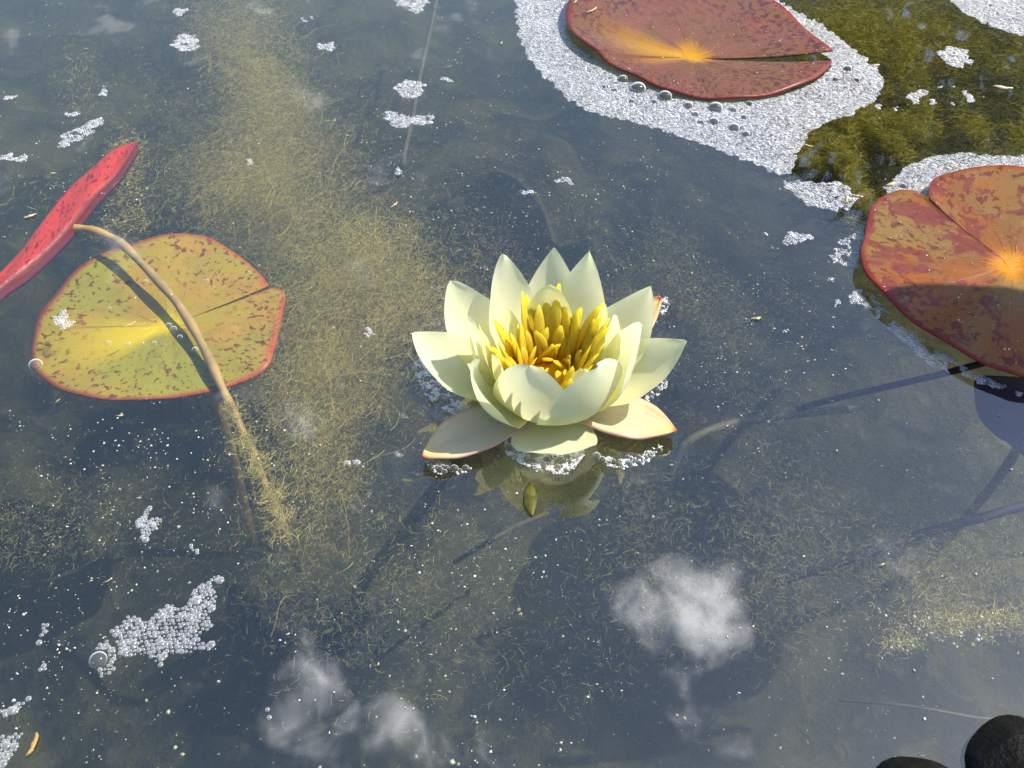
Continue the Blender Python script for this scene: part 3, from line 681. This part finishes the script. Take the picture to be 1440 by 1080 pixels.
corner = [(1180, 60, 40, 30, 1), (1230, 40, 60, 25, 1.2), (1300, 60, 60, 30, 1.4), (1270, 130, 50, 30, 1.4), (1180, 215, 35, 25, 2.2), (1230, 195, 50, 25, 2.0), (1330, 180, 60, 25, 1.8), (1410, 170, 50, 30, 1.2), (1400, 80, 50, 30, .6), (1210, 260, 25, 20, .9), (1150, 235, 15, 14, .5), (1220, 300, 20, 20, .4), (1440, 110, 40, 40, .4)]
algae('filament_algae', 'thick olive green algae mat between the foam rims of two pads', corner, 45000, -.030, -.0013, (.003, .011), (.00008, .00022), M_ALG_OLIVE, 41, flow=(1, .35, 0), K=4, clump=-.05, cf=75, sides=2)
deep = [(b[0], b[1] - 10, b[2] * 1.2, b[3] * 1.2, 1) for b in corner]
algae('filament_algae', 'dark olive algae filling the deeper water beneath the green mat', deep, 26000, -.07, -.030, (.004, .014), (.00015, .0004), M_ALG_DEEP, 46, flow=(1, .35, 0), K=4, sides=2)
scum = [(1345, 878, 55, 11, 2), (1265, 905, 18, 9, .6), (1400, 868, 30, 8, 1), (1300, 840, 40, 20, .5)]
algae('filament_algae', 'thin tan algae wisp near the surface above the dark reflection shapes', scum, 2200, -.014, -.002, (.001, .006), (.00006, .00014), M_ALG_TAN, 56, K=4, sides=2)
stemfuzz = [(325, 575, 7, 9, 1), (345, 620, 8, 10, 1.2), (362, 655, 9, 11, 1.2), (380, 700, 10, 12, 1.2), (395, 735, 10, 12, .9), (175, 210, 14, 14, 2.0), (185, 245, 12, 18, 1.2), (160, 275, 18, 18, 1.2), (150, 320, 22, 10, 1.0), (195, 300, 14, 20, 1.0), (112, 110, 14, 26, .8), (60, 270, 30, 20, .3)]
algae('filament_algae', 'pale fluffy algae clinging to the tan stem and red leaf tip', stemfuzz, 3600, -.030, -.003, (.002, .008), (.00008, .0002), M_ALG_TAN, 51, K=5, sides=2)

# ------------------------------------------------------------------ foam
def domes(name, C, r, sq=.36, nk=6):
    """low domes: centres (n,3), radii (n)"""
    n = len(C); rings = [(1.0, -.05), (.86, .52), (.45, .9)]; V = []
    for rr_, zz in rings:
        for k in range(nk):
            a = 2 * math.pi * k / nk; V.append((rr_ * math.cos(a), rr_ * math.sin(a), zz * sq))
    V.append((0, 0, sq)); V = np.array(V); m = len(V)
    P = C[:, None, :] + V[None] * r[:, None, None]; F4 = []; F3 = []
    for i in range(2):
        for k in range(nk): F4.append((i * nk + k, i * nk + (k + 1) % nk, (i + 1) * nk + (k + 1) % nk, (i + 1) * nk + k))
    for k in range(nk): F3.append((2 * nk + k, 2 * nk + (k + 1) % nk, m - 1))
    off = (np.arange(n) * m)[:, None, None]
    return npmesh(name, P.reshape(-1, 3), [(np.array(F4)[None] + off).reshape(-1, 4), (np.array(F3)[None] + off).reshape(-1, 3)])
TPW, RPW = poly_world(catmull(TP, 4)), poly_world(catmull(RP, 4))
def foam(label, px, pitch=.0014, holes=-9.0, seed=0, big=(), edge=.0025, avoid=(), group=None, mat=None, sizevar=.22, closed=True):
    poly = poly_world(catmull(px, 4, True)); lo, hi = poly[:, :2].min(0) - .003, poly[:, :2].max(0) + .003
    r = np.random.default_rng(seed); xs = np.arange(lo[0], hi[0], pitch); ys = np.arange(lo[1], hi[1], pitch * .866)
    gx, gy = np.meshgrid(xs, ys); gx = gx + (np.arange(len(ys)) % 2)[:, None] * pitch / 2; p = np.stack([gx, gy], -1).reshape(-1, 2)
    p = p + np.stack([wavy(p, 90, seed + 3), wavy(p, 90, seed + 4)], -1) * pitch * .9 + r.normal(0, .10, p.shape) * pitch
    t = p + np.stack([wavy(p, 500, seed + 1), wavy(p, 500, seed + 2)], -1) * edge
    k = inside(t, poly)
    for a in avoid: k &= ~inside(p, a)
    k &= wavy(p, 380, seed + 6) > holes
    bigs = [(W(a, b, 0), rr_ * MM) for a, b, rr_ in big]
    for q, rr_ in bigs: k &= np.hypot(p[:, 0] - q.x, p[:, 1] - q.y) > rr_ * 1.05 + pitch * .3
    p = p[k]
    if not len(p): return
    o0 = Vector((p[:, 0].mean(), p[:, 1].mean(), 0)); root = empty('foam_patch', o0); tag(root, label, 'foam', group)
    rad = pitch * .53 * np.clip(r.normal(1, sizevar, len(p)), .55, 1.25)
    grow = r.uniform(0, 1, len(p)); rad = np.where(grow < .07, rad * r.uniform(1.3, 1.9, len(p)), rad); rad = np.where(grow > .8, rad * .72, rad)
    C = np.column_stack([p - np.array(o0)[:2], np.full(len(p), .0001)])
    tag(link('small_bubbles', domes('small_bubbles', C, rad), root, mat or M_FOAM), kind='stuff')
    for q, rr_ in bigs:
        o = link('bubble', BUB, root, M_BUBBLE); o.location = Vector((q.x, q.y, 0)) - o0; o.scale = (rr_, rr_, rr_)
def bubble_proto():
    v = []; f = []; nu, nv = 7, 16
    for i in range(nu):
        th = math.pi / 2 * (1 - i / nu) * 1.05
        for k in range(nv): a = 2 * math.pi * k / nv; v.append((math.sin(th) * math.cos(a), math.sin(th) * math.sin(a), .8 * math.cos(th)))
    v.append((0, 0, .8))
    for i in range(nu - 1):
        for k in range(nv): f.append((i * nv + k, i * nv + (k + 1) % nv, (i + 1) * nv + (k + 1) % nv, (i + 1) * nv + k))
    for k in range(nv): f.append(((nu - 1) * nv + k, (nu - 1) * nv + (k + 1) % nv, nu * nv))
    return mesh('bubble', v, f)
BUB = bubble_proto()
F1 = [(728, -20), (727, 30), (740, 75), (772, 115), (812, 148), (850, 163), (900, 174), (960, 194), (1000, 208), (1055, 228), (1108, 246), (1118, 222), (1135, 190), (1160, 172), (1195, 160), (1228, 142), (1243, 118), (1235, 100), (1213, 80), (1165, 42), (1125, 18), (1085, -5), (1050, -28), (980, -62), (900, -75), (810, -62), (750, -45)]
big1 = [(876, 112, 4.2), (897, 125, 6.2), (935, 136, 5.4), (968, 149, 3.6), (1006, 152, 5.4), (978, 161, 2.6), (1004, 171, 3.6), (1032, 180, 4.2), (1031, 155, 2.8), (1049, 189, 3.0), (1046, 165, 2.4), (1054, 146, 2.6), (865, 127, 2.2), (888, 142, 2.0), (920, 143, 2.0), (1192, 97, 3.4), (1175, 112, 2.4), (1205, 113, 2.2), (850, 122, 1.8), (986, 172, 2.0), (830, 80, 1.8)]
foam('wide white foam raft all round the red brown pad', F1, .00118, -9, 3, [(a, b, q * .85) for a, b, q in big1], .0022, (TPW,))
foam('white foam raft beyond the olive algae, far from any pad', [(1332, -25), (1340, 5), (1375, 28), (1410, 42), (1445, 52), (1500, 60), (1520, 10), (1480, -40), (1400, -40)], .0012, -1.3, 5)
foam('white foam rim along the top of the orange pad', [(1246, 290), (1248, 262), (1266, 240), (1295, 226), (1340, 217), (1400, 218), (1450, 221), (1510, 235), (1560, 265), (1610, 320), (1560, 330), (1440, 300), (1330, 300), (1300, 300), (1285, 284), (1262, 282)], .0012, -1.4, 7, [(1270, 262, 2)], .002, (RPW,))
foam('ragged white foam beside the torn lobe of the orange pad', [(1168, 372), (1180, 345), (1200, 328), (1225, 320), (1245, 330), (1222, 345), (1214, 362), (1200, 375)], .0013, -.45, 9, avoid=())
foam('thin foam trail along the shaded lower edge of the orange pad', [(1178, 432), (1200, 412), (1220, 408), (1240, 430), (1265, 455), (1300, 480), (1345, 508), (1390, 532), (1440, 548), (1435, 556), (1380, 540), (1330, 520), (1285, 497), (1250, 465), (1225, 435), (1200, 428)], .0013, -.5, 11, avoid=(RPW,))
foam('small white foam patch at the foot of the olive algae mat', [(1098, 262), (1120, 254), (1150, 258), (1182, 256), (1202, 272), (1196, 292), (1160, 294), (1130, 284)], .0014, -.8, 13)
foam('wispy foam strip in open water left of the orange pad', [(1070, 328), (1095, 332), (1120, 325), (1140, 332), (1135, 342), (1112, 346), (1092, 338)], .0014, -.3, 15)
foam('little white foam clump caught in the dark algae', [(1320, 72), (1345, 66), (1364, 78), (1362, 92), (1340, 95), (1326, 84)], .0015, -1.2, 17)
foam('grainy foam flecks scattered over the dark algae', [(1225, 148), (1270, 130), (1330, 120), (1378, 138), (1372, 152), (1330, 148), (1280, 148), (1240, 160)], .0015, .35, 18)
G = 'small foam rafts on the open water'
foam('grey white foam raft shaped like a wing on open dark water', [(165, 890), (187, 868), (227, 858), (257, 852), (273, 830), (293, 818), (306, 838), (295, 870), (284, 893), (309, 908), (283, 918), (250, 923), (220, 924), (174, 917)], .0017, -9, 19, edge=.003, group=G)
foam('ring shaped foam fragment beside the wing shaped raft', [(130, 928), (138, 910), (152, 905), (163, 915), (160, 932), (148, 945), (140, 938)], .0015, -.5, 21, [(138, 928, 3.2)], group=G)
foam('oval foam cluster between the tan stem and the open water', [(197, 735), (204, 722), (215, 722), (217, 738), (208, 757), (200, 748)], .0015, -9, 23, group=G)
foam('foam wedge beside a pale streak in dark water', [(-15, 1090), (-20, 1040), (8, 1030), (32, 1036), (20, 1062), (6, 1085)], .0017, -.8, 25, group=G)
foam('loose foam fragment above the foam wedge', [(-5, 1010), (10, 990), (28, 980), (26, 1002), (10, 1015)], .0017, -.6, 27, group=G)
foam('drawn out chain of bubbles in dark water', [(56, 950), (58, 925), (57, 900), (62, 884), (73, 886), (70, 905), (68, 930), (70, 952)], .0016, -.1, 29, group=G)
foam('round foam spot floating above the yellow green pad', [(74, 448), (78, 438), (92, 438), (100, 450), (97, 461), (82, 459)], .0013, -9, 31, group=G)
foam('feather shaped foam raft beside the tip of the red leaf', [(80, 208), (90, 190), (108, 178), (130, 172), (148, 166), (135, 180), (118, 194), (98, 203)], .0015, -.8, 33, [(106, 187, 2.2)], group=G)
foam('round foam raft with a dark centre bubble', [(243, 60), (250, 50), (268, 48), (280, 56), (274, 68), (258, 72), (247, 68)], .0015, -9, 35, [(262, 62, 1.8)], group=G)
foam('oval foam raft above a wider foam raft', [(553, 126), (562, 116), (580, 113), (594, 120), (590, 134), (570, 138)], .0015, -1.2, 37, group=G)
foam('wide tapering foam raft crossing the thin brown stem', [(538, 160), (552, 156), (570, 164), (592, 163), (607, 168), (602, 176), (580, 173), (562, 181), (545, 173)], .0015, -1.4, 39, group=G)
foam('foam raft above the two rafts near the thin stem', [(548, -12), (556, 4), (572, 12), (588, 18), (600, 4), (604, -14)], .0016, -1.4, 41, group=G)
sm = [(252, 17, 14, 6), (15, 140, 11, 6), (352, 227, 9, 6), (432, 27, 14, 5), (458, 66, 13, 6), (145, 128, 9, 8), (98, 160, 10, 5), (20, 222, 22, 5), (625, 112, 10, 5), (560, 240, 6, 6), (740, 270, 12, 4), (795, 256, 12, 4), (1100, 465, 13, 8), (268, 770, 7, 12), (380, 1000, 9, 14), (170, 655, 4, 4), (495, 650, 10, 5), (520, 470, 14, 6), (870, 505, 6, 4), (1385, 905, 14, 9), (1180, 395, 16, 6)]
sm_at = ['just above the round raft with a dark centre bubble', 'in blue water left of the feather shaped raft', 'in the tan algae above the yellow green pad', 'in dark water beside the top of the algae cloud', 'below another fleck beside the top of the algae cloud', 'above the feather shaped raft', 'touching the upper end of the feather shaped raft', 'drawn out beside the red leaf', 'right of the oval foam raft', 'below the end of the thin brown stem', 'in open water below the wide foam raft, the left of two', 'in open water below the wide foam raft, the right of two', 'in open water between the lily and the orange pad', 'between the oval cluster and the wing shaped raft', 'on the edge of the mirrored cloud', 'below the yellow green pad', 'in the algae between the tan stem and the lily', 'in the algae beside the long left petal', 'behind the long right petal', 'in the strip of tan scum above the dark reflection shapes', 'left of the shaded edge of the orange pad']
for i, (a, b, w, h) in enumerate(sm):
    P = [(a + w * math.cos(t) * random.uniform(.7, 1.1), b + h * math.sin(t) * random.uniform(.7, 1.1)) for t in np.linspace(0, 6.28, 9)[:-1]]
    foam('little foam fleck ' + sm_at[i], P, .0014, -.15, 60 + i, group='little foam flecks')
# bubbles gathered at the flower
GF = 'bubble foam at the lily'
def bubs(n, poly_px, lo, hi, seed):
    r = np.random.default_rng(seed); P = np.array(poly_px, float); mn, mxx = P.min(0), P.max(0); res = []
    for _ in range(n * 40):
        q = r.uniform(mn, mxx)
        if inside(q[None], P)[0]:
            rr_ = lo + (hi - lo) * r.uniform() ** 2.2
            if all(math.hypot(q[0] - a, (q[1] - b) * 1.4) > (rr_ + s) * 2.9 for a, b, s in res): res.append((q[0], q[1], rr_))
        if len(res) >= n: break
    return res
fl = [([(583, 512), (596, 505), (612, 530), (640, 560), (664, 575), (655, 590), (630, 580), (604, 560), (588, 538)], 34, 'bubbly foam under the left petal of the lily', 71),
      ([(705, 600), (720, 615), (745, 632), (780, 636), (806, 625), (820, 634), (812, 655), (790, 668), (765, 666), (740, 655), (715, 640)], 42, 'clear bubbles massed before the rounded front petal of the lily', 73),
      ([(596, 640), (620, 650), (660, 655), (655, 664), (630, 668), (606, 662)], 22, 'bubbly foam under the tip of the orange tipped sepal', 75),
      ([(832, 640), (870, 645), (910, 634), (930, 626), (925, 640), (895, 655), (860, 658)], 30, 'bubbly foam along the pink edged sepal', 77),
      ([(625, 470), (640, 455), (655, 465), (658, 490), (645, 500)], 10, 'foam tucked behind the left petals of the lily', 79),
      ([(928, 425), (936, 418), (939, 432), (928, 450), (922, 452)], 10, 'foam at the tip of the upright rear sepal', 81),
      ([(905, 560), (925, 545), (935, 530), (938, 540), (925, 558), (905, 572)], 10, 'bubbles under the long right petal of the lily', 83),
      ([(664, 575), (690, 588), (714, 600), (722, 612), (705, 606), (680, 592)], 14, 'line of bubbles between left sepal and front petal', 85)]
for P, n, lab, sd in fl:
    foam(lab, P, .0011, -.9, sd, bubs(n // 2, P, .8, 2.1, sd), .0006, group=GF, mat=M_FOAM_FINE)
# single bubbles above the submerged pad
for i, (a, b, rr_) in enumerate([(237, 458, 1.6), (244, 463, 1.7), (253, 474, 1.3), (274, 492, 1.5), (152, 483, 1.5), (180, 484, 1.3), (290, 395, 1.3), (217, 483, 1.1), (154, 434, 1.0), (205, 396, 1.2), (50, 513, 3.2), (350, 384, 1.0)]):
    o = link('bubble', BUB.copy(), None, M_BUBBLE); o.location = W(a, b, 0); o.scale = [rr_ * MM] * 3; tag(o, 'clear bubble by the yellow centre of the submerged pad' if i < 4 else 'largest clear bubble, at the rim of the submerged pad' if i == 10 else 'small clear bubble over the blade of the yellow green pad', 'bubble', 'single bubbles over the submerged pad')

# ------------------------------------------------------------------ floating dust, specks and plant fragments
def flakes(name, label, xy, z, size, mat, seed, shade=None):
    r = np.random.default_rng(seed); n = len(xy); K = 5; a = np.linspace(0, 2 * math.pi, K, endpoint=False)[None] + r.uniform(0, 6.28, (n, 1)); rr_ = size[:, None] * r.uniform(.5, 1.2, (n, K)); st = r.uniform(.35, 1, (n, 1)); ro = r.uniform(0, 3.14, (n, 1))
    x, y = rr_ * np.cos(a), rr_ * np.sin(a) * st; X = x * np.cos(ro) - y * np.sin(ro); Y = x * np.sin(ro) + y * np.cos(ro)
    zz = z[:, None] + r.uniform(0, .35, (n, K)) * size[:, None]
    top = np.stack([xy[:, :1] + X, xy[:, 1:2] + Y, zz], -1); ap = np.column_stack([xy, z + size * .7])[:, None]; bt = np.column_stack([xy, z - size * .3])[:, None]
    V = np.concatenate([top, ap, bt], 1).reshape(-1, 3); b = (np.arange(n) * (K + 2))[:, None]; k = np.arange(K); kn = (k + 1) % K
    F = np.concatenate([np.stack([b + k, b + kn, np.broadcast_to(b + K, (n, K))], -1).reshape(-1, 3), np.stack([b + kn, b + k, np.broadcast_to(b + K + 1, (n, K))], -1).reshape(-1, 3)])
    me = npmesh(name, V, F, False, attr=np.repeat(r.uniform(0, 1, n), K + 2)); return tag(link(name, me, None, mat), label, 'specks', kind='stuff')
def specks(n, blobs, uni, seed):
    r = np.random.default_rng(seed); res = []
    while len(res) < n:
        if r.uniform() < uni: q = (r.uniform(-60, 1500), r.uniform(-60, 1140))
        else:
            b = blobs[r.integers(len(blobs))]; q = (b[0] + r.normal() * b[2], b[1] + r.normal() * b[3])
        p = W(*q); pp = np.array([[p.x, p.y]])
        if contact_distance(pp[:, 0], pp[:, 1])[0] < .002 or inside(pp, TPW)[0] or inside(pp, RPW)[0]: continue
        # a little clustering
        res.append((p.x, p.y))
        if r.uniform() < .35:
            for _ in range(r.integers(1, 6)): res.append((p.x + r.normal() * .003, p.y + r.normal() * .002))
    return np.array(res[:n])
M_SPECK = shaded_strand('speck', (.55, .50, .34), (.84, .85, .82), .2)
M_SPECK_SUB = shaded_strand('sunken_speck', (.34, .30, .14), (.66, .62, .40), .2)
sb = [(650, 60, 80, 60), (690, 200, 70, 60), (560, 120, 70, 80), (640, 330, 60, 60), (800, 260, 70, 50), (900, 270, 60, 50), (1050, 420, 100, 50), (1000, 500, 80, 60), (100, 100, 80, 80), (120, 250, 60, 60), (130, 640, 100, 50), (200, 700, 80, 50), (1130, 450, 60, 60), (1260, 470, 40, 40), (650, 770, 70, 60), (100, 880, 60, 60)]
xy = specks(3600, sb, .35, 5); r_ = np.random.default_rng(9)
flakes('dust_specks', 'fine pale specks of dust floating on the water', xy, np.full(len(xy), .0002), .00020 + .00065 * r_.uniform(0, 1, len(xy)) ** 4, M_SPECK, 10)
xy = specks(2600, sb + [(1180, 640, 120, 80), (1290, 560, 70, 40), (450, 350, 100, 150)], .4, 15); zz = -r_.uniform(.004, .09, len(xy))
flakes('suspended_specks', 'tiny tan particles suspended in the water', xy, zz, .0003 + .0009 * r_.uniform(0, 1, len(xy)) ** 4, M_SPECK_SUB, 16)
gl = np.array([W(a, b, 0)[:2] for a, b in [(1345 + 60 * r_.normal(), 880 + 14 * r_.normal()) for _ in range(300)] + [(1265 + 15 * r_.normal(), 905 + 8 * r_.normal()) for _ in range(40)]])
flakes('algae_scum', 'strip of tan scum flecks floating above the dark reflection shapes', gl, np.full(len(gl), -.001), .0003 + .0008 * r_.uniform(0, 1, len(gl)) ** 4, M_SPECK_SUB, 17)
# droplets and dust lying on the pads, parts of their pad
def pad_dust(root, blade, ctr, z, n, ext, poly, seed):
    r = np.random.default_rng(seed); P = []
    while len(P) < n:
        q = W(ctr[0] + r.uniform(-1, 1) * ext[0], ctr[1] + r.uniform(-1, 1) * ext[1]); 
        if inside(np.array([[q.x, q.y]]), poly)[0]: P.append((q.x - root.location.x, q.y - root.location.y))
    P = np.array(P)
    # height of the blade under each speck
    co = np.empty(len(blade.data.vertices) * 3, dtype=np.float32); blade.data.vertices.foreach_get('co', co); co = co.reshape(-1, 3)
    zz_ = np.array([co[np.argmin((co[:, 0] - a) ** 2 + (co[:, 1] - b) ** 2), 2] for a, b in P]) + .0002
    o = flakes('dust', None, P, zz_, .00025 + .0006 * r.uniform(0, 1, n) ** 3, M_SPECK, seed)
    o.parent = root
    if 'category' in o: del o['category']
pad_dust(tp_root, tp_blade, TPC, .006, 300, (190, 130), TPW, 3)
pad_dust(rp_root, rp_blade, RPC, .006, 120, (220, 160), RPW, 4)
# plant fragments, one by one
M_STRAW = plain('straw', (.50, .43, .22), (.64, .57, .36), 200, .6, .2)
M_BUFF = plain('buff_husk', (.70, .52, .34), (.78, .66, .50), 200, .6, .2)
def fragment(px, py, ln, w, rot, mat, label, z=.0006, bend=.3, group='plant fragments afloat'):
    c_ = W(px, py, 0); P = []; n = 7; ln *= .8; w *= .65; rf = random.Random(int(px * 7 + py))
    for i in range(n):
        u = i / (n - 1) * 2 - 1; P.append((u * ln / 2, bend * ln * .5 * (u * u - .4) + rf.uniform(-.05, .05) * ln, .0004 * (1 - u * u)))
    v, f, uv = tube([Vector(p) * MM if False else Vector((p[0] * MM, p[1] * MM, p[2])) for p in P], [w * MM * (.3 + .7 * math.cos(u * 1.3)) * rf.uniform(.5, 1.35) for u in np.linspace(-1, 1, n)], 6, .45)
    o = link('plant_fragment', mesh('plant_fragment', v, f), None, mat); o.location = (c_.x, c_.y, z); o.rotation_euler = (0, 0, R(rot)); tag(o, label, 'fragment', group)
A1 = 'pale straw sliver floating on the dark water'
fragment(808, 18, 11, .9, 65, M_STRAW, 'pale curled straw bit on the red brown pad, the slimmer of two', .0085)
fragment(832, 30, 14, 1.3, 50, M_STRAW, 'pale forked straw bit on the red brown pad, the stouter of two', .0085)
fragment(1232, 93, 6, 1.6, 20, M_BUFF, 'buff husk at the outer foam edge of the red brown pad')
fragment(1410, 124, 15, 2.4, -15, M_BUFF, 'large buff husk lying on the dark algae')
fragment(1342, 79, 9, 1.0, 5, M_BUFF, 'pinkish sliver in the little foam clump')
fragment(1136, 206, 7, 1.2, -25, M_STRAW, 'white sliver on the algae beside the foam raft')
fragment(1252, 260, 8, 1.5, 30, M_STRAW, 'white sliver at the foam rim of the orange pad')
fragment(1190, 281, 9, 1.2, 75, M_STRAW, 'yellow curled bit beside the small foam patch')
fragment(1206, 277, 7, 1.0, -20, M_BUFF, 'orange tinted bit beside the small foam patch')
fragment(555, 289, 8, 1.1, 60, M_STRAW, 'cream hooked bit in open water above the lily')
fragment(1063, 449, 6, 1.5, 10, M_STRAW, 'cream crumb in open water right of the lily')
fragment(183, 458, 9, .5, 40, M_STRAW, 'thin white sliver over the yellow green pad')
fragment(43, 305, 8, 1.8, 35, M_STRAW, 'cream crumb beside the edge of the red leaf')
fragment(47, 1048, 10, 1.2, 80, M_STEM_TAN, 'dull yellow streak beside the foam wedge')
for a, b, l, w, ro, wh in [(630, 95, 12, .5, 35, 'long straw sliver beside the oval foam raft'), (495, 240, 9, .5, 40, 'straw sliver at the right edge of the tan algae cloud'), (152, 818, 7, .6, 40, 'straw sliver above the wing shaped foam raft'), (82, 565, 6, .5, 60, 'straw sliver below the left rim of the yellow green pad'), (170, 586, 5, 1.2, 10, 'stubby pale crumb below the yellow green pad'), (45, 33, 8, .5, 20, None), (508, 112, 3, 1.2, 80, 'small tan seed right of the upper algae cloud'), (658, 56, 3, 1.3, 10, 'small tan seed right of the thin brown stem'), (516, 202, 4, 1.2, 80, 'small tan seed below the wide tapering foam raft'), (450, 245, 5, .8, 70, 'short pale bit in the middle of the tan algae'), (705, 62, 6, 2.0, 70, 'pale crumb beside the outer edge of the wide foam raft'), (85, 7, 7, .6, 35, None), (120, 70, 7, .6, 15, None), (75, 245, 6, 1.4, 10, 'pale crumb just above the red leaf'), (350, 70, 8, .5, 30, 'straw sliver in the top of the tan algae cloud'), (532, 935, 2.5, 1.1, 80, 'tiny pale seed on the mirrored cloud'), (1240, 795, 4, 1.2, 20, 'small pale bit over the long dark shadow band')]:
    fragment(a, b, l * .7, w * .55, ro, M_STRAW, wh or 'thin straw sliver on the blue water above the feather shaped raft', group='straw slivers on the dark water')
